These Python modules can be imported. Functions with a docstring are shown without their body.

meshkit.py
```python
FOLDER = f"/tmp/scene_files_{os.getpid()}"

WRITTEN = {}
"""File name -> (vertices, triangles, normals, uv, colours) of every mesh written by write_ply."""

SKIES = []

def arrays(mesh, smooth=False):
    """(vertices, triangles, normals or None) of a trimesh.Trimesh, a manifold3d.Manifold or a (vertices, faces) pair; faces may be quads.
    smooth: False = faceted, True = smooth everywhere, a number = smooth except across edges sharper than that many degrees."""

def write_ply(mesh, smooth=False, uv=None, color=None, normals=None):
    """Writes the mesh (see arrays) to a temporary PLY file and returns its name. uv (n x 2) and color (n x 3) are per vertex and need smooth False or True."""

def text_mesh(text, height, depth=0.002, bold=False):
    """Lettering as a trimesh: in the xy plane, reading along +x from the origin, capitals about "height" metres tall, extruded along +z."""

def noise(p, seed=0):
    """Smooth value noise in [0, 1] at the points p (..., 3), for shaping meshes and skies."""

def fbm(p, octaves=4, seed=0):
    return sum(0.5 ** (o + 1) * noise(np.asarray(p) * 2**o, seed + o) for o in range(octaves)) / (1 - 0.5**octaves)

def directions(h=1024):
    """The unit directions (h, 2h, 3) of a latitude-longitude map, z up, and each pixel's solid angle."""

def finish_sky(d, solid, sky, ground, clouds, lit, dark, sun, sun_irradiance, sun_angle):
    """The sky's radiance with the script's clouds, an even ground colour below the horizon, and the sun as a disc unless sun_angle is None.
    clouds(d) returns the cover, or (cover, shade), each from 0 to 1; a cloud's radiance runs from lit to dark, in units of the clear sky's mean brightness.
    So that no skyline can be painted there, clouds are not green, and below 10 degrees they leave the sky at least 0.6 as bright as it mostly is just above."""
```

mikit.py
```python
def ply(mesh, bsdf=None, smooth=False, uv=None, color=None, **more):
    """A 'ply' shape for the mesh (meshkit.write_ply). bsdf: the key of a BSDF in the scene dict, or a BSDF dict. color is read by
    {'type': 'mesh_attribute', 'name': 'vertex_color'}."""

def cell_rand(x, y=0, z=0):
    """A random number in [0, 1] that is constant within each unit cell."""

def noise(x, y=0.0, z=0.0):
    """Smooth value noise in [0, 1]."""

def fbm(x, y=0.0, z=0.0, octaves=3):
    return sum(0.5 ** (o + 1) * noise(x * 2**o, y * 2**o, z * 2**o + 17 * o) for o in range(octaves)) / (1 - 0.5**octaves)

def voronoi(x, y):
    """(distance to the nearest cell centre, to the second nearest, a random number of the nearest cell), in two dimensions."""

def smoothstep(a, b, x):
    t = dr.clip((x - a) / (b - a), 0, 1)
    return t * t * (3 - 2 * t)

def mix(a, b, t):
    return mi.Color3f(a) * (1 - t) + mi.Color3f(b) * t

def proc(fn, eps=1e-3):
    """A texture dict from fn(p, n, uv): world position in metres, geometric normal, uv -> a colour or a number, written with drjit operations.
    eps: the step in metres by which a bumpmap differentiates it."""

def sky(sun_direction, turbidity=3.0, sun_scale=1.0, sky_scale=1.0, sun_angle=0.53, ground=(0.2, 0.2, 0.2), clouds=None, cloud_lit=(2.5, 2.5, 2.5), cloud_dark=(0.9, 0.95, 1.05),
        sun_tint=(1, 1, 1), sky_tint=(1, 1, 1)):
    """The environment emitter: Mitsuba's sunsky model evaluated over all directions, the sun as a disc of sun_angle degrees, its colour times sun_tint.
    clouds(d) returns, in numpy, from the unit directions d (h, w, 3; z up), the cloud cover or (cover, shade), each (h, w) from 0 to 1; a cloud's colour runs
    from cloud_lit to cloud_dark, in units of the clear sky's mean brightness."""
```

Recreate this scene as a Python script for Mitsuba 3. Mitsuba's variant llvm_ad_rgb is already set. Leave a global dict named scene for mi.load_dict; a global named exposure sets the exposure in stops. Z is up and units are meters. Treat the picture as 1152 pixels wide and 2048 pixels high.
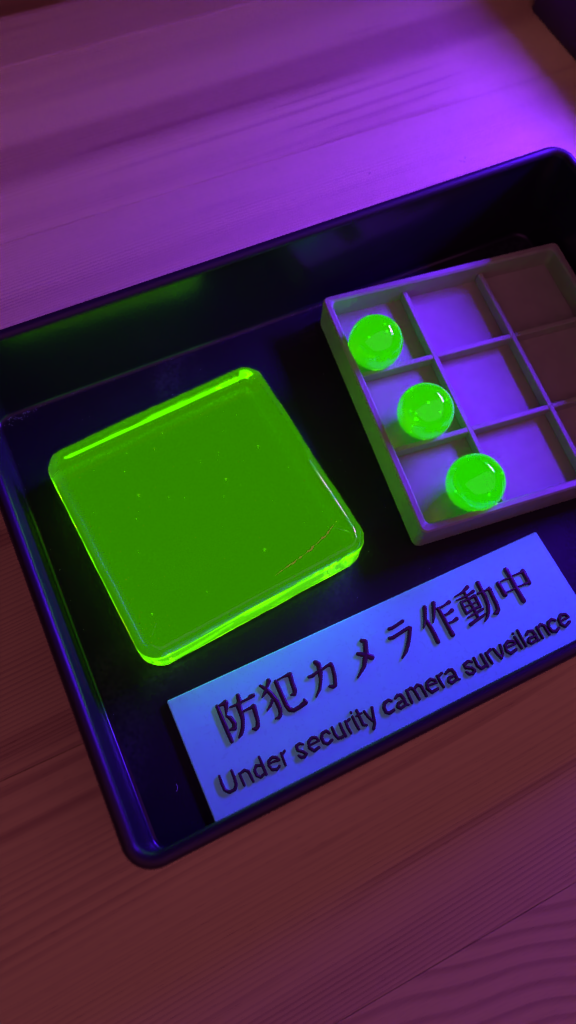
import math
import numpy as np
import trimesh
import manifold3d as m3
import mitsuba as mi
import drjit as dr
import mikit
import meshkit
from mikit import noise, fbm, smoothstep, mix

T = mi.ScalarTransform4f
MM = 0.001                       # everything below is modelled in millimetres, z = 0 is the tray's inner floor
scene, labels = {}, {}
rng = np.random.default_rng(7)

# ------------------------------------------------------------------ camera, lights, exposure
exposure = 0.0
EYE = np.array([22.558, -0.887, 190.428])
FWD = np.array([0.20648, 0.32748, -0.92202])
UP = np.array([0.37943, 0.84179, 0.38395])
scene['camera'] = {
    'type': 'thinlens', 'to_world': T().look_at(origin=(EYE * MM).tolist(), target=((EYE + FWD * 100) * MM).tolist(), up=UP.tolist()),
    'fov': 42.752, 'fov_axis': 'x', 'near_clip': 0.01, 'far_clip': 10.0,
    'aperture_radius': 1.1 * MM, 'focus_distance': 188.0 * MM}

LAMP_A, LAMP_B = np.array([286., 172., 113.]), np.array([298., 48., 119.])      # the violet tube: far end, near end
LAMP_RADIANCE = [29.0, 2.6, 335.0]
ROOM_RADIANCE = [.335, .08, .285]
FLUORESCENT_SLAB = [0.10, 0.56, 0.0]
PAINTED_EDGE_GLOW = [0.2, 1.2, 0.0]
FLUORESCENT_MARBLE = [0.11, 1.22, 0.0]


def rgb(v):
    return {'type': 'rgb', 'value': [float(x) for x in v]}


# an unseen warm panel added overhead in place of the room's ambient light
scene['room_fill_panel'] = {'type': 'rectangle', 'to_world': T().translate([0.0, -2.35, 1.8]).rotate([1, 0, 0], 180).scale([3.2, 2.6, 1]),
                         'bsdf': {'type': 'diffuse', 'reflectance': rgb([.8, .8, .8])}, 'emitter': {'type': 'area', 'radiance': rgb(ROOM_RADIANCE)}}
labels['room_fill_panel'] = {'label': 'added warm panel high above the table, in place of the ambient room light', 'category': 'fill panel'}


# ------------------------------------------------------------------ helpers
def shape(key, mesh, bsdf, smooth=30, **more):
    """Adds a mesh given in millimetres as one entry of the scene."""
    if hasattr(mesh, 'to_mesh'):
        m = mesh.to_mesh()
        mesh = trimesh.Trimesh(m.vert_properties[:, :3], m.tri_verts, process=False)
    mesh = trimesh.Trimesh(np.asarray(mesh.vertices) * MM, mesh.faces, process=False)
    scene[key] = mikit.ply(mesh, bsdf, smooth=smooth, **more)


taken = {}


def name(base):
    n = taken.get(base, 0)
    taken[base] = n + 1
    return base if n == 0 else f'{base}_{n:03d}'


def box(x0, x1, y0, y1, z0, z1, c=0.0):
    """A box with chamfered edges (hull of three shrunken boxes)."""
    if c <= 0:
        return m3.Manifold.cube([x1 - x0, y1 - y0, z1 - z0]).translate([x0, y0, z0])
    p = []
    for k in range(3):
        lo, hi = np.array([x0, y0, z0]) + c, np.array([x1, y1, z1]) - c
        lo[k] -= c
        hi[k] += c
        p += [[a, b, d] for a in (lo[0], hi[0]) for b in (lo[1], hi[1]) for d in (lo[2], hi[2])]
    return m3.Manifold.hull_points(np.array(p, float))


def round_rect(x0, x1, y0, y1, r, n=10):
    """Points and outward normals of a rounded rectangle, anticlockwise."""
    p, q = [], []
    for cx, cy, a0 in ((x1 - r, y0 + r, -90), (x1 - r, y1 - r, 0), (x0 + r, y1 - r, 90), (x0 + r, y0 + r, 180)):
        for a in np.radians(np.linspace(a0, a0 + 90, n + 1)):
            d = np.array([math.cos(a), math.sin(a)])
            p.append(np.array([cx, cy]) + r * d)
            q.append(d)
    return np.array(p), np.array(q)


def sweep(p, q, profile):
    """Carries a closed profile of (offset outwards, z) round a rounded rectangle."""
    n, k = len(p), len(profile)
    v = np.array([[*(p[i] + q[i] * o), z] for i in range(n) for o, z in profile])
    f = []
    for i in range(n):
        for j in range(k):
            a, b = i * k + j, i * k + (j + 1) % k
            c, d = ((i + 1) % n) * k + (j + 1) % k, ((i + 1) % n) * k + j
            f += [[a, d, c], [a, c, b]]
    m = trimesh.Trimesh(v, f, process=False)
    if m.volume < 0:
        m.invert()
    return m


def prism(p, z0, z1):
    return m3.CrossSection([np.asarray(p, float)]).extrude(z1 - z0).translate([0, 0, z0])


def placed(mesh, x, y, rot):
    """A Manifold turned about z and moved to x, y."""
    return mesh.rotate([0, 0, math.degrees(rot)]).translate([x, y, 0])


# ------------------------------------------------------------------ materials
PLANK_AT, PLANK_WIDTH, PLANK_TOP = -47.5, 80.0, -3.0


def wood(p, n, uv):
    x, y = p.x * 1000, p.y * 1000
    k = dr.floor((y - PLANK_AT) / PLANK_WIDTH)
    off = k * 37.3
    front = dr.select(k < -0.5, 1.0, 0.0)                                     # the flat-sawn plank at the front
    back = dr.select(k > 2.5, 1.0, 0.0)
    # slow drift of the grain along the plank
    w = (fbm(x * 0.0045 + off, y * 0.010 + off, 1.0) - .5) * 5 + (noise(x * 0.012 + off, y * 0.05, 5.0) - .5) * .8 - (x - 80) * 0.028
    hump = (x - 118) * 0.03
    w = w + front * (26 * (1 / (1 + dr.exp(-(x - 52) * 0.055))) + (noise(x * .045, y * .05, 9.) - .5) * 5 - hump)
    v = y + w
    # ring spacing: wide rings beside the tray's front, fine ones elsewhere
    near = smoothstep(-26., -8., y) * (1 - smoothstep(30., 45., y))
    pace = 0.36 + 0.16 * (noise(v * 0.05 + off, 2.0) - .5)
    ph1 = v * pace + 1.2 * noise(v * 0.11 + off, 3.)
    ph2 = v * .85 + 1.5 * noise(v * .2 + off, 4.)
    ph3 = v * 0.27 + 0.6 * noise(v * 0.13, 6.)

    def ring(ph, sharp):
        t = ph - dr.floor(ph)
        return smoothstep(0.2, sharp, t) * (1 - smoothstep(sharp + 0.05, sharp + .2, t))
    coarse, fine, wide = ring(ph1, .78), ring(ph2, .7), ring(ph3, .62)
    amount = dr.select(front > .5, wide * .4 + fine * .05, near * coarse * (.05 + .36 * noise(v * .16 + off, 8.) ) + (1 - near) * fine * (.14 + .32 * noise(v * .16 + off, 7.)))
    # broad darker streaks of heartwood
    streak = smoothstep(.52, .80, fbm(v * 0.075 + off, x * 0.0035, 3.))
    streak2 = smoothstep(.60, .80, noise(v * 0.42 + off, x * 0.012 + 3.)) * smoothstep(.45, .7, noise(x * .014 + off, v * .05))
    fibre = (noise(x * 0.16, y * 5.0, 2.) - .5) * .10 + (noise(x * .5, y * 13., 3.) - .5) * .07
    pores = smoothstep(.86, .97, noise(x * .22, y * 7.5 + off, 5.)) * .22
    band = smoothstep(213., 222., v) * (1 - smoothstep(232., 238., v)) * dr.select((k > 2.5) & (k < 3.5), 1.0, 0.0)
    amount = dr.clip(amount + .20 * streak * (1 - front) + .3 * streak2 * (1 - front * .6) + .5 * band + fibre + pores + .34 * dr.select(k > 3.5, 1.0, 0.0), 0, 1)
    tone = mix([.62, .55, .245], [.30, .17, .10], amount)
    far = dr.select(k > 1.5, 1.0, 0.0)                                      # light put into the colour: far planks paler, near ones dimmer and redder
    tone = tone * (0.95 + .10 * noise(k * 3.7, 1.)) * mix([.88, .86, .63], [1.30, 1.58, .98], far)
    gap = (y - PLANK_AT) / PLANK_WIDTH - k
    edge = dr.minimum(gap, 1 - gap) * PLANK_WIDTH
    return tone * (0.93 + .07 * smoothstep(.0, .14, edge))


def wood_relief(p, n, uv):
    x, y = p.x * 1000, p.y * 1000
    return (noise(x * 0.18, y * 4.0, 2.) * .5 + noise(x * .5, y * 11., 3.) * .5) * 3e-5


scene['table_wood'] = {'type': 'twosided', 'bsdf': {'type': 'bumpmap', 'texture': mikit.proc(wood_relief, 1e-4), 'scale': 1.0, 'nested': {
    'type': 'principled', 'base_color': mikit.proc(wood), 'roughness': .55, 'specular': .25}}}


def floor_wood(p, n, uv):
    v = p.y * 60 + 4 * fbm(p.x * 1.5, p.y * 3)
    return mix([.62, .44, .22], [.42, .26, .12], smoothstep(.2, .8, noise(v, p.x * 1.2)))


scene['floor_wood'] = {'type': 'twosided', 'bsdf': {'type': 'principled', 'base_color': mikit.proc(floor_wood), 'roughness': .5}}


def grain(p, n, uv):
    x, y, z = p.x * 1000, p.y * 1000, p.z * 1000
    return (noise(x * 2.2, y * 2.2, z * 2.2) + .6 * noise(x * 4.6, y * 4.6, z * 4.6)) * 3.5e-5


def tray_tone(p, n, uv):
    x, y = p.x * 1000, p.y * 1000
    dust = smoothstep(.62, .9, fbm(x * .05, y * .05, 2.)) * noise(x * 1.3, y * 1.3, 4.)
    return mix([.009, .009, .010], [.032, .03, .035], dust * .8)


scene['black_plastic_floor'] = {'type': 'twosided', 'bsdf': {'type': 'bumpmap', 'texture': mikit.proc(grain, 1e-4), 'scale': 1.0, 'nested': {
    'type': 'principled', 'base_color': mikit.proc(tray_tone), 'roughness': .5, 'specular': .22}}}
scene['black_plastic'] = {'type': 'twosided', 'bsdf': {'type': 'principled', 'base_color': rgb([.016, .013, .018]), 'roughness': .2, 'specular': .38}}
scene['rim_plastic'] = {'type': 'twosided', 'bsdf': {'type': 'principled', 'base_color': rgb([.022, .013, .018]), 'roughness': .4, 'specular': .35}}
scene['dull_black_plastic'] = {'type': 'twosided', 'bsdf': {'type': 'principled', 'base_color': rgb([.05, .045, .055]), 'roughness': .5, 'specular': .4}}


BOX_X, BOX_Y, BOX_ROT, BOX_W = 137.07, 77.49, -0.1206, 80.0


def layer_lines(p, n, uv):
    """Ridges of the printed filament: level rings on upright faces, slanting lines on level ones."""
    x, y, z = p.x * 1000, p.y * 1000, p.z * 1000
    level = dr.sin(2 * math.pi * (x * .78 + y * .62) / .42) * .5 + .35 * noise(x * 3, y * 3, 1.)
    upright = dr.sin(2 * math.pi * z / .28)
    return dr.select(dr.abs(n.z) > .7, level, upright) * 1.8e-5


def box_tone(p, n, uv):
    x, y, z = p.x * 1000, p.y * 1000, p.z * 1000
    return mix([.33, .39, .195], [.26, .315, .155], fbm(x * .35, y * .35, z * .35) * .8 + .2 * noise(x * 5, y * 5, z * 5))


scene['grey_print'] = {'type': 'twosided', 'bsdf': {'type': 'bumpmap', 'texture': mikit.proc(layer_lines, 4e-5), 'scale': 1.0, 'nested': {
    'type': 'principled', 'base_color': mikit.proc(box_tone), 'roughness': .5, 'specular': .35}}}


def sign_tone(p, n, uv):
    x, y = p.x * 1000, p.y * 1000
    return mix([.12, .95, .60], [.11, .90, .58], fbm(x * .12, y * .12, 1.)) * (1 - .08 * smoothstep(.75, .95, noise(x * 1.7, y * 1.7)))


scene['sign_plastic'] = {'type': 'principled', 'base_color': mikit.proc(sign_tone), 'roughness': .45, 'specular': .35}
scene['letter_plastic'] = {'type': 'twosided', 'bsdf': {'type': 'principled', 'base_color': rgb([.055, .010, .03]), 'roughness': .38, 'specular': .4}}
# uranium-type glass: clear green glass that swallows the violet, its inside glowing (see emitter on the shapes); normals point into the glass
scene['glowing_glass'] = {'type': 'dielectric', 'int_ior': 1.0, 'ext_ior': 1.52, 'specular_transmittance': rgb([.66, .97, .015])}
scene['marble_glass'] = {'type': 'dielectric', 'int_ior': 1.0, 'ext_ior': 1.52, 'specular_transmittance': rgb([.3, .97, .012])}
scene['bubble_wall'] = {'type': 'dielectric', 'int_ior': 1.0, 'ext_ior': 1.52}
scene['dust'] = {'type': 'twosided', 'bsdf': {'type': 'diffuse', 'reflectance': rgb([.55, .5, .55])}}
scene['green_dust'] = {'type': 'twosided', 'bsdf': {'type': 'diffuse', 'reflectance': rgb([.75, .8, .6])}}
scene['brown_reflection'] = {'type': 'principledthin', 'base_color': rgb([.85, .5, .03]), 'roughness': .7, 'diff_trans': 1.0}
scene['dark_speck'] = {'type': 'twosided', 'bsdf': {'type': 'diffuse', 'reflectance': rgb([.01, .02, .01])}}
scene['lamp_tube'] = {'type': 'diffuse', 'reflectance': rgb([.3, .2, .5])}

# ------------------------------------------------------------------ the room's floor, seen past the table's far corner
shape('floor', trimesh.creation.box(extents=(4000, 4000, 20)).apply_translation((0, 600, -735)), 'floor_wood', smooth=False)
labels['floor'] = {'kind': 'structure'}
for j in range(5):
    y0 = 1240 + j * 110
    for i in range(2):
        x0 = -380 + i * 620 + (j % 2) * 260
        shape(name('floor__board'), box(x0, x0 + 617, y0, y0 + 107, -725, -703, 1.5), 'floor_wood', smooth=False)

# ------------------------------------------------------------------ the table: planks glued edge to edge
for k in range(-3, 4):
    y0 = PLANK_AT + k * PLANK_WIDTH
    y1 = min(y0 + PLANK_WIDTH, 300.0)
    shape(name('table__plank'), box(-420, 560, y0 + .04, y1 - .04, -28, PLANK_TOP, .1), 'table_wood', smooth=False)
y0 = PLANK_AT + 4 * PLANK_WIDTH
shape(name('table__plank'), box(-420, 560, y0 + .04, 300, -28, PLANK_TOP, .6), 'table_wood', smooth=False)
for x in (-390, 500):
    for y in (-250, 250):
        shape(name('table__leg'), box(x, x + 45, y - 22, y + 22, -725, -28.2, 2), 'table_wood', smooth=False)
labels['table'] = {'label': 'pine table of glued planks under the tray, reddish grain running across', 'category': 'table'}

# ------------------------------------------------------------------ the black tray
TW, TD, TH = 182.6, 127.8, 34.5
p, q = round_rect(0, TW, 0, TD, 4.8, 12)
fillet = [(-1.3 + 1.3 * math.sin(a), 1.3 - 1.3 * math.cos(a)) for a in np.radians(np.linspace(0, 90, 6))]
shape('tray__side_wall', sweep(p, q, [(1.2, -2.95), (-1.3, -2.95)] + fillet + [(0, 31.9), (1.2, 31.9)]), 'black_plastic', smooth=35)
bead = [(0.25 + 1.55 * math.cos(a), 32.95 + (1.55 if math.sin(a) > 0 else 1.05) * math.sin(a)) for a in np.radians(np.arange(0, 360, 20))]
shape('tray__rim', sweep(p, q, bead), 'rim_plastic', smooth=35)
shape('tray__floor_panel', prism(p - q * 1.3, -2.95, 0.0), 'black_plastic_floor', smooth=False)
labels['tray'] = {'label': 'black plastic tray with rounded rim holding the green glass, grey box and sign', 'category': 'tray'}


def rounded_slab(w, h, r, side, cap, front, dome, hollow):
    """Rings of a rounded square. side: (inset, z) from the underside's rim to the top's rim, where the near side's rounding is tighter by
    the factor front; cap: how far the rings then shrink towards the middle, underneath and on top."""
    p, q = round_rect(-w / 2, w / 2, -h / 2, h / 2, r, 14)
    pts, nor = [], []
    for i in range(len(p)):
        e = p[(i + 1) % len(p)] - p[i]
        steps = 44 if np.linalg.norm(e) > 8 else 1
        pts += [p[i] + e * t / steps for t in range(steps)]
        nor += [q[i]] * steps
    pts, nor = np.array(pts), np.array(nor)
    m = len(pts)
    near = np.clip(-nor[:, 1], 0, 1) ** 2
    rings = []
    for inset, z in side:
        f = 1 - near * (1 - front) if z > 8 else np.ones(m)
        rings.append(np.column_stack([pts - nor * (inset * f)[:, None], np.full(m, z)]))
    # the top is a little hollow: the rim stands up as a low ridge where the glass cooled first
    rings = [rings[0] * [c, c, 1] for c in cap] + rings + [rings[-1] * [c, c, 1] - [0, 0, hollow * min((1 - c) / .09, 1.0) ** .8] for c in (.985, .97, .95, .93, .9, .85, .75, .6, .4, .2, .04)]
    v, k = np.vstack(rings), len(rings)
    f = []
    for i in range(k - 1):
        for j in range(m):
            a, b = i * m + j, i * m + (j + 1) % m
            f += [[a, b, b + m], [a, b + m, a + m]]
    c0, c1 = len(v), len(v) + 1
    v = np.vstack([v, [[0, 0, rings[0][0, 2]], [0, 0, rings[-1][0, 2]]]])
    for j in range(m):
        f += [[c0, (j + 1) % m, j], [c1, (k - 1) * m + j, (k - 1) * m + (j + 1) % m]]
    s = meshkit.fbm(v * np.array([.045, .045, .16]), 3, 4) - .5
    fine = meshkit.fbm(v * np.array([.13, .13, .8]), 3, 9) - .5
    out = v[:, :2] / (np.linalg.norm(v[:, :2], axis=1, keepdims=True) + 1e-6)
    high = v[:, 2] > 8
    v[:, :2] += out * (s[:, None] * .55 + fine[:, None] * .22)
    v[:, 2] += np.where(high, s * .5 + dome * np.clip(1 - (v[:, 0] / (w / 2)) ** 2, 0, 1) * np.clip(1 - (v[:, 1] / (h / 2)) ** 2, 0, 1), 0)
    return trimesh.Trimesh(v, f, process=False), m, k


# ------------------------------------------------------------------ the glass slab
SX, SY, SROT, SZ = 43.9, 74.59, 0.0788, 0.25
ST = 14.9
side = [(3.6, 0), (2.6, .06), (1.5, .35), (.7, .9), (.2, 1.8), (0, 3.0), (0, 5.5), (0, 7.5), (.03, 9.0)]
side += [(.05 + 5.0 * (1 - math.cos(a)), 10.0 + 4.9 * math.sin(a)) for a in np.radians(np.linspace(6, 90, 16))]
cap = [.04, .2, .4, .6, .75, .87, .95]
slab, RING, LEVELS = rounded_slab(65.0, 64.2, 6.0, side, cap, .42, .15, .34)
slab.apply_transform(trimesh.transformations.rotation_matrix(SROT, [0, 0, 1]))
slab.apply_translation([SX, SY, SZ])
sv, sf, sn = meshkit.arrays((np.asarray(slab.vertices) * MM, slab.faces), smooth=True)
level_of = (sf // RING).max(1) - len(cap)                      # faces by ring: edge glow painted as extra emission, far side left out
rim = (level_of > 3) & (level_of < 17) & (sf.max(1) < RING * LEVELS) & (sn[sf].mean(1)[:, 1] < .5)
for part, pick, glow in (('body', ~rim, FLUORESCENT_SLAB), ('edge', rim, PAINTED_EDGE_GLOW)):
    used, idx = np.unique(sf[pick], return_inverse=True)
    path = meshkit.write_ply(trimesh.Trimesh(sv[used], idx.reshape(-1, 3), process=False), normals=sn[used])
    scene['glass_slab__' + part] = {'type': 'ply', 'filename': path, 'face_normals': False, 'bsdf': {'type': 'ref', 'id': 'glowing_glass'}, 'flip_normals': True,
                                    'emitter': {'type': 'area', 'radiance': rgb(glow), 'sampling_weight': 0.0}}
labels['glass_slab'] = {'label': 'thick square slab of glowing green glass with rounded edges lying in the tray', 'category': 'glass slab'}
TOPZ = SZ + ST + .1


def flake(x, y, z, s, k=5):
    a = np.sort(rng.uniform(0, 2 * math.pi, k))
    r = s * rng.uniform(.5, 1, k)
    pts = np.stack([x + r * np.cos(a), y + r * np.sin(a), np.full(k, z)], 1)
    return m3.Manifold.hull_points(np.vstack([pts, pts * [1, 1, 1] + [0, 0, s * .5], [[x, y, z + s * .6]]]))


def joined(parts):
    out = []
    for a in parts:
        m = a.to_mesh()
        out.append(trimesh.Trimesh(m.vert_properties[:, :3], m.tri_verts, process=False))
    return trimesh.util.concatenate(out)


# ------------------------------------------------------------------ the grey printed box of nine cells
BH, BD, BF = 10.9, 7.2, 3.5
h = BW2 = BOX_W / 2
outer, onorm = round_rect(-h, h, -h, h, 2.0, 6)
inner, _ = round_rect(-h + 2.3, h - 2.3, -h + 2.3, h - 2.3, 1.6, 6)


def ring_wall():
    a = prism(outer, .15, BH - .5) + m3.Manifold.hull_points(np.vstack([np.column_stack([outer, np.full(len(outer), BH - .5)]), np.column_stack([outer - onorm * .45, np.full(len(outer), BH)])]))
    hole = prism(inner, -1, BH + 1)
    cone = m3.Manifold.hull_points(np.vstack([np.column_stack([inner, np.full(len(inner), BH - .6)]), np.column_stack([inner * (1 + .6 / h), np.full(len(inner), BH + .05)])]))
    return a - hole - cone


def tilt_box(mesh):
    return placed(mesh, BOX_X, BOX_Y, BOX_ROT)


shape('sorting_box__outer_wall', tilt_box(ring_wall()), 'grey_print', smooth=40)
shape('sorting_box__floor_panel', tilt_box(prism(inner * .9995, .15, BF)), 'grey_print', smooth=False)
PX, DT, L = 26.1, .8, h - 2.3
cuts = m3.Manifold()
for s in (-1, 1):
    d = box(s * PX / 2 - DT, s * PX / 2 + DT, -L - .05, L + .05, BF - .05, BD, .22)
    cuts = cuts + box(s * PX / 2 - DT, s * PX / 2 + DT, -L - 1, L + 1, 0, 20)
    shape(name('sorting_box__divider'), tilt_box(d), 'grey_print', smooth=False)
for s in (-1, 1):
    d = box(-L - .05, L + .05, s * PX / 2 - DT, s * PX / 2 + DT, BF - .05, BD - .08, .22) - cuts
    shape(name('sorting_box__cross_divider'), tilt_box(d), 'grey_print', smooth=False)
labels['sorting_box'] = {'label': 'grey printed plastic box with nine square cells at the right of the tray', 'category': 'sorting box'}

# ------------------------------------------------------------------ three glass marbles in its left column
MARBLES = [(109.33, 100.81, 'glowing green glass marble in the back cell, touching the left wall of the box', 4),
           (111.31, 74.51, 'glowing green glass marble in the middle cell, full of bubbles, between the other two', 12),
           (112.83, 49.47, 'glowing green glass marble in the front cell of the grey box, nearest the sign', 5)]
for x, y, text, count in MARBLES:
    key = name('marble')
    c = np.array([x, y, BF + 8.0 + .06])
    ball = trimesh.creation.icosphere(subdivisions=5, radius=8.0)
    v = np.array(ball.vertices)
    v *= (1 + (meshkit.fbm(v * .16 + x, 2, 3) - .5) * .012)[:, None]
    ball.vertices = v
    ball.apply_translation(c)
    shape(key + '__glass_ball', ball, 'marble_glass', smooth=True, flip_normals=True, emitter={'type': 'area', 'radiance': rgb(FLUORESCENT_MARBLE), 'sampling_weight': 0.0})
    labels[key] = {'label': text, 'category': 'marble', 'group': 'green marbles in the left column of the grey box'}
    for b in range(count):
        r = rng.uniform(.14, .34)
        d = rng.normal(size=3)
        d[2] = abs(d[2]) + .25
        if count > 8 and b < 7:
            d = np.array([-1.0, -.5, .55]) + rng.normal(size=3) * .28
        d = d / np.linalg.norm(d) * rng.uniform(5.4, 7.3)
        bub = trimesh.creation.icosphere(subdivisions=2, radius=r)
        bub.apply_translation(c + d)
        shape(name(key + '__bubble'), bub, 'bubble_wall', smooth=True)

# ------------------------------------------------------------------ the sign with raised lettering
GX, GY, GROT, GW, GH, GZ = 70.58, 16.46, -0.0028, 110.78, 32.0, 1.3
plate = placed(box(-GW / 2, GW / 2, -GH / 2, GH / 2, 0.05, GZ, .3), GX, GY, GROT)
shape('sign__plate', plate, 'sign_plastic', smooth=False, emitter={'type': 'area', 'radiance': rgb([0.03, .032, .085]), 'sampling_weight': 0.0})
labels['sign'] = {'label': 'blue-white plastic sign with raised dark Japanese and English camera warning letters', 'category': 'sign'}
LETTER_HEIGHT = 0.88


def dome(u, v, r):
    a = np.linspace(0, 2 * math.pi, 10, endpoint=False)
    return np.vstack([np.column_stack([u + r * s * np.cos(a), v + r * s * np.sin(a), np.full(10, GZ - .05 + z * LETTER_HEIGHT)])
                      for s, z in ((1.0, 0), (1.0, .55), (.82, .84), (.42, 1.0))])


def glyph(strokes):
    parts = []
    for st in strokes:
        nodes = [dome(u, v, max(r * 1.2, .22)) for u, v, r in st]
        parts += [m3.Manifold.hull_points(np.vstack([nodes[i], nodes[i + 1]])) for i in range(len(nodes) - 1)]
    return m3.Manifold.batch_boolean(parts, m3.OpType.Add)


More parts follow.
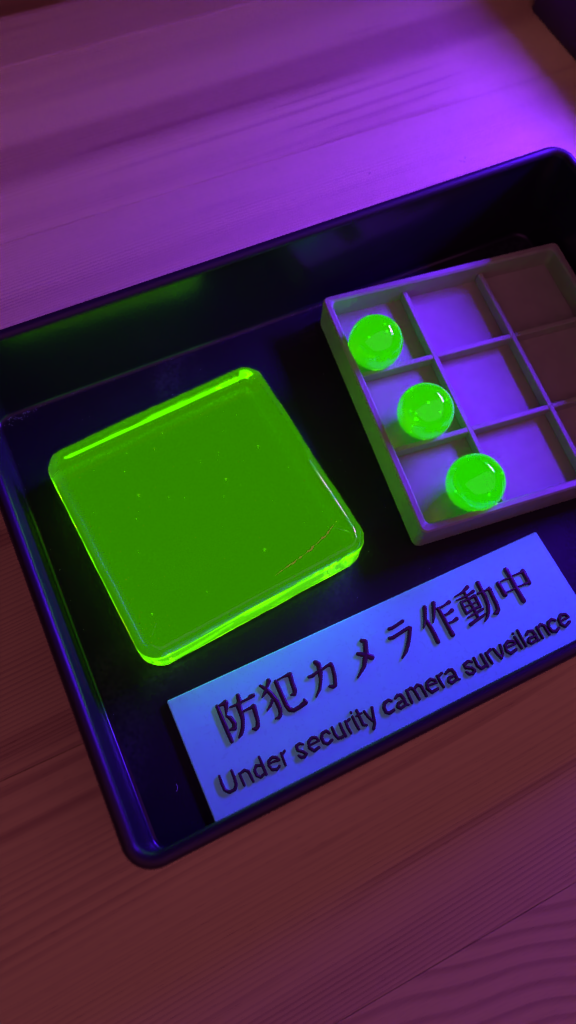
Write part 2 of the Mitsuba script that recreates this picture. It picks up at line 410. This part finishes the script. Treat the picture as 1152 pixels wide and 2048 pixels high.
GLYPHS = [
    ('boh', [[[-44.5,9.44,0.41],[-44.58,6.01,0.46],[-44.55,2.84,0.48],[-44.53,0.18,0.42]],[[-43.84,9.35,0.23],[-42.19,9.42,0.59]],[[-42.19,9.42,0.59],[-42.6,8.14,0.44],[-43.25,6.64,0.2]],[[-43.35,6.26,0.23],[-42.59,5.43,0.48],[-42.24,3.82,0.51],[-42.69,2.79,0.53],[-43.91,2.88,0.18]],[[-38.75,9.66,0.47],[-38.99,8.15,0.57],[-39.58,7.44,0.62],[-39.71,5.55,0.56],[-39.97,3.86,0.46],[-40.78,2.04,0.43],[-41.62,0.93,0.43],[-42.54,0.27,0.23]],[[-41.67,7.85,0.2],[-40.0,7.78,0.31],[-38.54,7.87,0.28],[-36.7,7.86,0.26],[-36.01,8.11,0.47],[-35.23,8.1,0.44]],[[-39.57,5.55,0.23],[-38.14,5.58,0.28],[-36.85,5.61,0.33],[-36.21,5.6,0.54],[-36.43,4.02,0.49],[-36.68,2.2,0.46],[-37.24,0.81,0.48],[-37.93,0.37,0.43],[-38.63,0.7,0.23]]]),
    ('han', [[[-30.22,9.76,0.55],[-31.15,8.68,0.37],[-32.16,7.58,0.42],[-33.32,6.77,0.18]],[[-32.64,9.52,0.29],[-31.59,8.03,0.44],[-30.94,6.31,0.52],[-30.45,4.24,0.52],[-30.5,2.3,0.49],[-30.97,0.98,0.46],[-31.64,0.46,0.41],[-32.51,0.59,0.15]],[[-31.41,4.97,0.36],[-32.25,4.09,0.33],[-33.57,3.24,0.18]],[[-28.62,8.8,0.47],[-28.69,5.55,0.49],[-28.7,2.44,0.52],[-28.39,1.11,0.54],[-27.47,0.47,0.44],[-25.66,0.61,0.46],[-24.03,0.98,0.54],[-23.99,1.81,0.23]],[[-27.95,9.0,0.18],[-26.44,9.09,0.21],[-24.99,9.07,0.4],[-24.6,8.96,0.53],[-24.96,6.97,0.5],[-25.19,4.78,0.52],[-25.61,4.05,0.44],[-26.56,4.21,0.18]]]),
    ('ka', [[[-17.37,9.0,0.5],[-16.83,8.26,0.57],[-17.29,6.33,0.6],[-17.98,4.52,0.39],[-19.3,2.45,0.38],[-20.94,1.11,0.21]],[[-20.53,6.37,0.32],[-19.53,6.2,0.39],[-18.17,6.54,0.32],[-16.53,6.66,0.28],[-14.8,6.93,0.32],[-13.91,6.91,0.46],[-13.9,5.93,0.43],[-14.37,3.82,0.46],[-15.23,1.71,0.46],[-15.9,1.54,0.46],[-16.67,1.99,0.32]]]),
    ('me', [[[-3.92,9.02,0.41],[-3.12,8.4,0.55],[-4.24,5.77,0.63],[-6.39,2.82,0.49],[-9.14,0.93,0.22]],[[-6.34,6.34,0.41],[-4.64,5.21,0.59],[-3.47,4.04,0.63]]]),
    ('ra', [[[4.21,8.72,0.39],[5.05,8.59,0.39],[6.46,8.78,0.37],[8.46,9.08,0.4]],[[3.13,6.49,0.39],[4.04,6.26,0.41],[6.0,6.5,0.39],[7.96,6.75,0.39],[9.19,6.82,0.42],[9.39,6.6,0.44]],[[9.34,6.63,0.46],[8.12,4.77,0.44],[6.97,3.28,0.46],[5.46,1.72,0.43],[3.79,0.57,0.23]]]),
    ('saku', [[[15.62,9.89,0.52],[14.69,8.11,0.47],[13.87,6.55,0.42],[12.69,5.16,0.12]],[[14.34,6.33,0.47],[14.47,4.22,0.49],[14.44,2.07,0.51],[14.32,0.36,0.53]],[[18.37,9.89,0.52],[17.56,8.36,0.47],[16.73,6.79,0.37],[15.76,5.43,0.09]],[[17.99,8.29,0.26],[19.61,8.07,0.28],[21.04,8.21,0.26],[22.39,8.45,0.45]],[[18.79,7.93,0.42],[18.84,5.57,0.49],[18.77,2.9,0.49],[18.78,0.4,0.58]],[[19.39,5.83,0.28],[20.42,5.75,0.28],[21.99,6.14,0.47]],[[19.49,3.46,0.23],[20.52,3.38,0.28],[21.99,3.61,0.44]]]),
    ('doh', [[[29.08,10.0,0.45],[27.14,9.27,0.32],[24.6,9.03,0.18]],[[29.88,8.31,0.4],[28.37,8.05,0.29],[26.47,7.89,0.26],[24.51,7.98,0.18]],[[27.51,8.88,0.32],[27.42,6.44,0.34],[27.51,4.09,0.36],[27.37,1.86,0.36]],[[25.27,6.99,0.31],[25.11,5.33,0.34],[25.08,3.76,0.34]],[[25.27,6.99,0.29],[27.38,6.89,0.26],[29.59,7.05,0.39]],[[29.59,7.05,0.39],[29.54,5.47,0.37],[29.43,3.79,0.34]],[[25.36,5.5,0.21],[27.23,5.37,0.21],[29.44,5.3,0.21]],[[25.08,3.76,0.28],[27.14,3.97,0.29],[29.5,3.9,0.31]],[[24.89,2.57,0.21],[27.3,2.75,0.29],[29.68,2.96,0.31]],[[24.6,0.71,0.44],[26.6,1.07,0.39],[28.84,1.33,0.31],[29.59,1.56,0.21]],[[32.26,9.73,0.56],[32.08,7.68,0.5],[32.06,5.64,0.53],[31.59,3.38,0.47],[30.75,1.75,0.44],[29.76,0.62,0.34],[28.57,-0.11,0.18]],[[30.73,7.19,0.29],[32.07,7.17,0.26],[33.39,7.08,0.24],[34.32,7.1,0.5],[34.03,4.89,0.47],[33.86,2.64,0.5],[33.44,1.09,0.52],[32.64,0.53,0.52],[31.89,0.65,0.23]]]),
    ('chu', [[[37.31,7.27,0.58],[37.3,5.66,0.51],[37.33,3.92,0.62]],[[41.32,9.78,0.61],[41.31,7.61,0.56],[41.13,4.86,0.56],[41.1,2.6,0.55],[41.07,0.35,0.6]],[[38.01,7.49,0.17],[39.32,7.57,0.24],[40.61,7.39,0.24]],[[41.99,7.58,0.2],[43.35,7.5,0.24],[44.72,7.43,0.32],[45.42,7.52,0.56]],[[45.42,7.52,0.56],[45.3,5.67,0.51],[45.17,4.03,0.56]],[[38.08,4.24,0.17],[39.32,4.21,0.24],[40.56,4.18,0.24]],[[41.9,4.31,0.19],[43.08,4.18,0.24],[44.76,4.16,0.34]]]),
    ('U', [[[-50.47,-5.86,0.26],[-50.63,-7.74,0.33],[-50.51,-9.35,0.36],[-49.69,-10.27,0.36],[-48.25,-10.22,0.36],[-47.57,-9.37,0.36],[-47.35,-7.72,0.33],[-47.31,-5.97,0.29]]]),
    ('n', [[[-45.89,-7.43,0.29],[-45.87,-9.0,0.29],[-45.86,-10.37,0.29]],[[-45.72,-7.51,0.26],[-44.46,-7.21,0.33],[-43.71,-7.86,0.33],[-43.64,-9.07,0.31],[-43.55,-10.48,0.29]]]),
    ('d', [[[-39.98,-5.93,0.26],[-40.04,-8.0,0.33],[-40.08,-10.35,0.33]],[[-40.42,-7.92,0.28],[-41.45,-7.44,0.31],[-42.27,-8.34,0.33],[-42.24,-9.63,0.33],[-41.53,-10.35,0.33],[-40.34,-10.03,0.29]]]),
    ('e', [[[-38.47,-8.44,0.22],[-37.12,-8.47,0.24],[-35.85,-8.67,0.3],[-36.19,-7.81,0.32],[-37.24,-7.36,0.33],[-38.29,-7.82,0.33],[-38.66,-8.84,0.33],[-38.26,-10.02,0.33],[-37.19,-10.42,0.33],[-36.37,-10.01,0.3]]]),
    ('r', [[[-34.73,-7.39,0.26],[-34.86,-9.03,0.28],[-34.92,-10.4,0.28]],[[-34.66,-7.92,0.26],[-33.75,-7.34,0.3]]]),
    ('s', [[[-28.98,-7.84,0.25],[-29.67,-7.3,0.31],[-30.67,-7.51,0.33],[-30.76,-8.59,0.33],[-29.74,-9.4,0.33],[-29.18,-10.22,0.33],[-29.88,-10.68,0.33],[-30.69,-10.41,0.33],[-31.09,-9.77,0.25]]]),
    ('e', [[[-27.64,-8.74,0.23],[-25.01,-8.75,0.25],[-25.35,-7.73,0.34],[-26.37,-7.37,0.36],[-27.46,-7.88,0.36],[-27.89,-9.26,0.35],[-27.13,-10.39,0.35],[-25.71,-10.16,0.33]]]),
    ('c', [[[-21.87,-8.21,0.3],[-22.32,-7.43,0.34],[-23.43,-7.49,0.36],[-24.14,-8.29,0.36],[-24.14,-9.65,0.36],[-23.31,-10.38,0.36],[-22.02,-9.96,0.32]]]),
    ('u', [[[-20.68,-7.28,0.3],[-20.78,-9.18,0.34],[-20.37,-10.28,0.36],[-19.25,-10.46,0.34],[-18.49,-9.9,0.32]],[[-18.48,-7.27,0.3],[-18.6,-8.94,0.34],[-18.48,-10.59,0.32]]]),
    ('r', [[[-16.97,-7.39,0.3],[-17.09,-9.07,0.32],[-16.97,-10.5,0.3]],[[-16.86,-7.67,0.28],[-15.84,-7.34,0.32]]]),
    ('i', [[[-14.86,-7.1,0.28],[-14.89,-8.82,0.3],[-14.77,-10.49,0.3]],[[-14.71,-6.0,0.28],[-14.71,-6.14,0.28]]]),
    ('t', [[[-13.19,-6.24,0.34],[-13.27,-8.3,0.34],[-13.3,-10.02,0.34],[-12.56,-10.48,0.28]],[[-13.92,-7.42,0.24],[-12.39,-7.32,0.24]]]),
    ('y', [[[-11.59,-7.22,0.3],[-11.29,-8.76,0.32],[-10.69,-10.2,0.3]],[[-9.36,-7.2,0.32],[-9.9,-8.94,0.34],[-10.53,-10.97,0.34],[-11.37,-11.96,0.34]]]),
    ('c', [[[-4.11,-7.85,0.33],[-4.71,-7.34,0.35],[-5.96,-7.58,0.39],[-6.62,-8.57,0.39],[-6.63,-9.74,0.39],[-5.93,-10.3,0.39],[-4.58,-10.11,0.35]]]),
    ('a', [[[-2.89,-7.7,0.28],[-2.03,-7.27,0.35],[-1.17,-7.55,0.37],[-0.98,-8.59,0.37],[-1.11,-10.19,0.35],[-0.56,-10.56,0.24]],[[-1.19,-8.97,0.28],[-2.81,-9.16,0.35],[-3.32,-9.87,0.37],[-2.77,-10.48,0.35],[-1.41,-10.28,0.3]]]),
    ('m', [[[0.67,-7.2,0.33],[0.53,-9.05,0.35],[0.51,-10.46,0.33]],[[0.87,-7.3,0.29],[1.99,-7.1,0.35],[2.49,-7.81,0.35],[2.57,-9.04,0.35],[2.64,-10.5,0.33]],[[2.7,-7.67,0.29],[3.89,-7.13,0.35],[4.59,-7.7,0.35],[4.67,-8.94,0.35],[4.68,-10.5,0.33]]]),
    ('e', [[[6.06,-8.5,0.24],[8.7,-8.71,0.27],[8.56,-7.96,0.36],[7.65,-7.3,0.38],[6.4,-7.69,0.38],[5.8,-8.98,0.38],[6.43,-10.35,0.37],[8.18,-10.2,0.35]]]),
    ('r', [[[9.72,-7.29,0.31],[9.67,-8.96,0.33],[9.82,-10.48,0.31]],[[9.82,-7.57,0.29],[11.08,-7.18,0.34]]]),
    ('a', [[[11.95,-7.7,0.29],[13.11,-7.26,0.36],[13.99,-7.55,0.38],[14.16,-8.6,0.38],[13.99,-10.23,0.33],[14.6,-10.51,0.25]],[[13.82,-9.18,0.29],[12.21,-9.04,0.36],[11.76,-9.81,0.38],[12.26,-10.52,0.36],[13.73,-10.23,0.31]]]),
    ('s', [[[19.72,-8.01,0.29],[19.01,-7.4,0.34],[17.58,-7.74,0.37],[17.54,-8.58,0.37],[18.92,-9.36,0.37],[19.3,-10.25,0.37],[18.42,-10.7,0.36],[17.52,-10.42,0.34],[17.07,-9.64,0.26]]]),
    ('u', [[[20.74,-7.33,0.32],[20.57,-9.41,0.34],[21.13,-10.52,0.37],[22.43,-10.4,0.34],[22.94,-10.07,0.32]],[[22.91,-7.32,0.32],[22.86,-9.17,0.34],[22.96,-10.79,0.31]]]),
    ('r', [[[24.32,-7.53,0.32],[24.29,-9.11,0.34],[24.45,-10.48,0.32]],[[24.5,-7.76,0.29],[25.9,-7.24,0.35]]]),
    ('v', [[[26.7,-7.46,0.32],[26.92,-8.87,0.34],[27.38,-10.39,0.34],[28.25,-9.49,0.32],[28.84,-7.28,0.32]]]),
    ('e', [[[29.84,-8.59,0.24],[32.71,-8.73,0.27],[32.51,-7.94,0.35],[31.29,-7.37,0.38],[29.99,-7.95,0.37],[29.58,-9.37,0.37],[30.32,-10.43,0.37],[32.1,-10.09,0.35]]]),
    ('i', [[[33.53,-7.07,0.3],[33.59,-8.73,0.32],[33.66,-10.37,0.32]],[[33.61,-6.08,0.27],[33.61,-6.19,0.27]]]),
    ('l', [[[35.13,-5.88,0.3],[35.03,-8.21,0.32],[35.0,-10.4,0.32]]]),
    ('a', [[[36.64,-7.91,0.3],[37.65,-7.33,0.35],[38.71,-7.67,0.38],[38.86,-8.93,0.38],[38.66,-10.46,0.35],[39.3,-10.46,0.24]],[[38.52,-9.21,0.3],[36.87,-9.05,0.35],[36.24,-9.79,0.38],[36.75,-10.47,0.35],[38.3,-10.3,0.32]]]),
    ('n', [[[40.34,-7.37,0.33],[40.26,-8.98,0.35],[40.26,-10.46,0.32]],[[40.51,-7.6,0.3],[41.78,-7.13,0.35],[42.42,-7.88,0.35],[42.37,-9.2,0.35],[42.39,-10.4,0.32]]]),
    ('c', [[[45.87,-7.8,0.33],[45.27,-7.23,0.36],[43.94,-7.52,0.38],[43.31,-8.73,0.38],[43.58,-10.05,0.38],[44.57,-10.5,0.38],[45.72,-9.98,0.33]]]),
    ('e', [[[47.0,-8.68,0.25],[49.73,-8.6,0.28],[49.41,-7.61,0.36],[48.21,-7.21,0.39],[47.02,-8.02,0.38],[46.75,-9.41,0.38],[47.56,-10.38,0.35],[49.3,-9.82,0.33]]]),
]
for sound, strokes in GLYPHS:
    kind = 'character' if len(sound) > 1 else 'letter'
    shape(name('sign__' + kind), placed(glyph(strokes), GX, GY, GROT), 'letter_plastic', smooth=35)

# ------------------------------------------------------------------ the blacklight lamp: its black base shows at the top right, its head hangs outside the frame
base_outline, bn = round_rect(252, 350, 96, 230.5, 5.0, 8)
base = m3.Manifold.hull_points(np.vstack([np.column_stack([base_outline, np.full(len(base_outline), PLANK_TOP + .1)]), np.column_stack([base_outline, np.full(len(base_outline), 46.5)]),
                                          np.column_stack([base_outline - bn * 1.2, np.full(len(base_outline), 48.0)])]))
shape('blacklight_lamp__base', base, 'dull_black_plastic', smooth=35)
axis = (LAMP_B - LAMP_A) / np.linalg.norm(LAMP_B - LAMP_A)
mid = (LAMP_A + LAMP_B) / 2
aim = np.array([180., 125., -3.]) - mid
aim -= axis * (aim @ axis)
aim /= np.linalg.norm(aim)
side = np.cross(axis, aim)
frame = np.eye(4)
frame[:3, 0], frame[:3, 1], frame[:3, 2], frame[:3, 3] = side, axis, aim, mid
half = np.linalg.norm(LAMP_B - LAMP_A) / 2


def in_head(manifold):
    m = manifold.to_mesh()
    t = trimesh.Trimesh(m.vert_properties[:, :3], m.tri_verts, process=False)
    t.apply_transform(frame)
    return t


up = 1 if side[2] > 0 else -1                     # the upper lip is added longer to cut shallow light to the left
head = box(-23, 23, -half - 8, half + 8, -24, 12, 2) - box(-20, 20, -half - 3, half + 3, -2, 20)
head = head + (box(20, 23, -half - 8, half + 8, 5, 15, .8) if up > 0 else box(-23, -20, -half - 8, half + 8, 5, 15, .8))
shape('blacklight_lamp__head', in_head(head), 'dull_black_plastic', smooth=30)
post = m3.Manifold.hull_points(np.vstack([m3.Manifold.cylinder(4, 7, 7, 20).translate([325, 165, 45]).to_mesh().vert_properties[:, :3],
                                          m3.Manifold.cylinder(4, 5, 5, 20).translate([mid[0] + 22, mid[1] + 20, mid[2] + 10]).to_mesh().vert_properties[:, :3]]))
shape('blacklight_lamp__post', post, 'dull_black_plastic', smooth=30)
count = 6
for i in range(count):
    y0 = -half + 2 * half * i / count
    if i:
        shape(name('blacklight_lamp__added_louver'), in_head(box(-19.9, 19.9, y0 - .4, y0 + .4, -1.9, 24)), 'dull_black_plastic', smooth=False)  # unseen baffles added to keep violet light off the front table
    tube = box(-17.5, 17.5, y0 + 1.5, y0 + 2 * half / count - 1.5, -1.9, -.6)
    shape(name('blacklight_lamp__light'), in_head(tube), 'lamp_tube', smooth=False, emitter={'type': 'area', 'radiance': rgb(np.array(LAMP_RADIANCE) * (1.25 - .75 * i / (count - 1)))})
labels['blacklight_lamp'] = {'label': 'black plastic lamp base with a rounded corner at the top right of the table', 'category': 'lamp'}

# ------------------------------------------------------------------ dust, painted reflection streak and specks
parts = []
for i in range(90):
    parts.append(flake(rng.uniform(3, TW - 3), rng.uniform(34, TD - 2), .01, rng.uniform(.05, .14)))
for i in range(60):          # smear of dust in the back left corner
    parts.append(flake(rng.uniform(1.5, 12), TD - 1 - abs(rng.normal(0, 1.2)), .02, rng.uniform(.06, .2)))
for i in range(50):          # along the back wall's foot
    parts.append(flake(rng.uniform(10, 110), TD - .9 + rng.uniform(-.3, .2), .15, rng.uniform(.05, .12)))
for i in range(14):
    parts.append(flake(1.2 + abs(rng.normal(0, .8)), rng.uniform(2, TD - 6), .1, rng.uniform(.05, .13)))
for x, y, l, a in ((8.6, 103.4, 3.2, .4), (9.5, 12, 1.8, .9)):     # lint fibres
    pts, d = [np.array([x, y])], a
    for k in range(6):
        d += rng.normal(0, .35)
        pts.append(pts[-1] + l / 6 * np.array([math.cos(d), math.sin(d)]))
    for a0, b0 in zip(pts, pts[1:]):
        parts.append(m3.Manifold.hull_points(np.array([[*(c + o), z] for c in (a0, b0) for o in ([.04, .04], [-.04, -.04], [.04, -.04], [-.04, .04]) for z in (.01, .09)])))
shape('dust_specks', joined(parts), 'dust', smooth=False)
labels['dust_specks'] = {'label': 'pale dust specks scattered on the black tray floor', 'category': 'dust', 'kind': 'stuff'}
parts = []
for i in range(20):
    ball = trimesh.creation.icosphere(subdivisions=1, radius=.09 + .22 * rng.random() ** 3)
    ball.apply_translation((SX + rng.uniform(-24, 24), SY + rng.uniform(-24, 24), SZ + ST - rng.uniform(.9, 5)))
    parts.append(ball)
shape('glass_slab__bubble', trimesh.util.concatenate(parts), 'bubble_wall', smooth=True)
labels['glass_slab__bubble'] = {'label': 'tiny bubbles inside the green slab', 'kind': 'stuff'}
line = np.array([[51.5, 47.2], [57, 48.4], [62.2, 49.6], [68.0, 51.6], [72.2, 54.0]])  # a reflection on the slab, painted as a coloured strip
t = np.linspace(0, 4, 34)
cx, cy = np.interp(t, range(5), line[:, 0]), np.interp(t, range(5), line[:, 1])
wide = np.where(rng.random(34) < .4, .03, .06 + .3 * rng.random(34) ** 1.5) * np.sin(np.pi * np.clip(t / 4, .04, .96)) ** .6
cy = cy + rng.normal(0, .08, 34)
v = np.vstack([np.column_stack([cx + wide * .3, cy - wide, np.full(34, TOPZ - .14)]), np.column_stack([cx - wide * .3, cy + wide, np.full(34, TOPZ - .14)])])
f = [[k, k + 1, 34 + k + 1] for k in range(33)] + [[k, 34 + k + 1, 34 + k] for k in range(33)]
strip = trimesh.Trimesh(v, f, process=False)
shape('glass_slab__reflection_streak', strip, 'brown_reflection', smooth=False)
labels['glass_slab__reflection_streak'] = {'label': 'orange brown streak painted for a reflection at the near right corner of the slab'}
parts = [flake(66.3 + rng.normal() * .25, 102.2 + rng.normal() * .5, SZ + ST - .05, rng.uniform(.08, .16)) for i in range(9)]
shape('glass_slab__dark_mark', joined(parts), 'dark_speck', smooth=False)
labels['glass_slab__dark_mark'] = {'label': 'small dark mark near the far corner of the slab', 'kind': 'stuff'}

# small dents on the table behind the tray
parts = []
for x, y in ((182.0, 166.2), (184.4, 166.9), (183.2, 165.4), (148.5, 173.5)):
    parts.append(flake(x, y, PLANK_TOP - .02, .35, 6))
shape('table__mark', joined(parts), 'dark_speck', smooth=False)
labels['table__mark'] = {'label': 'tiny dark marks on the table behind the tray', 'kind': 'stuff'}
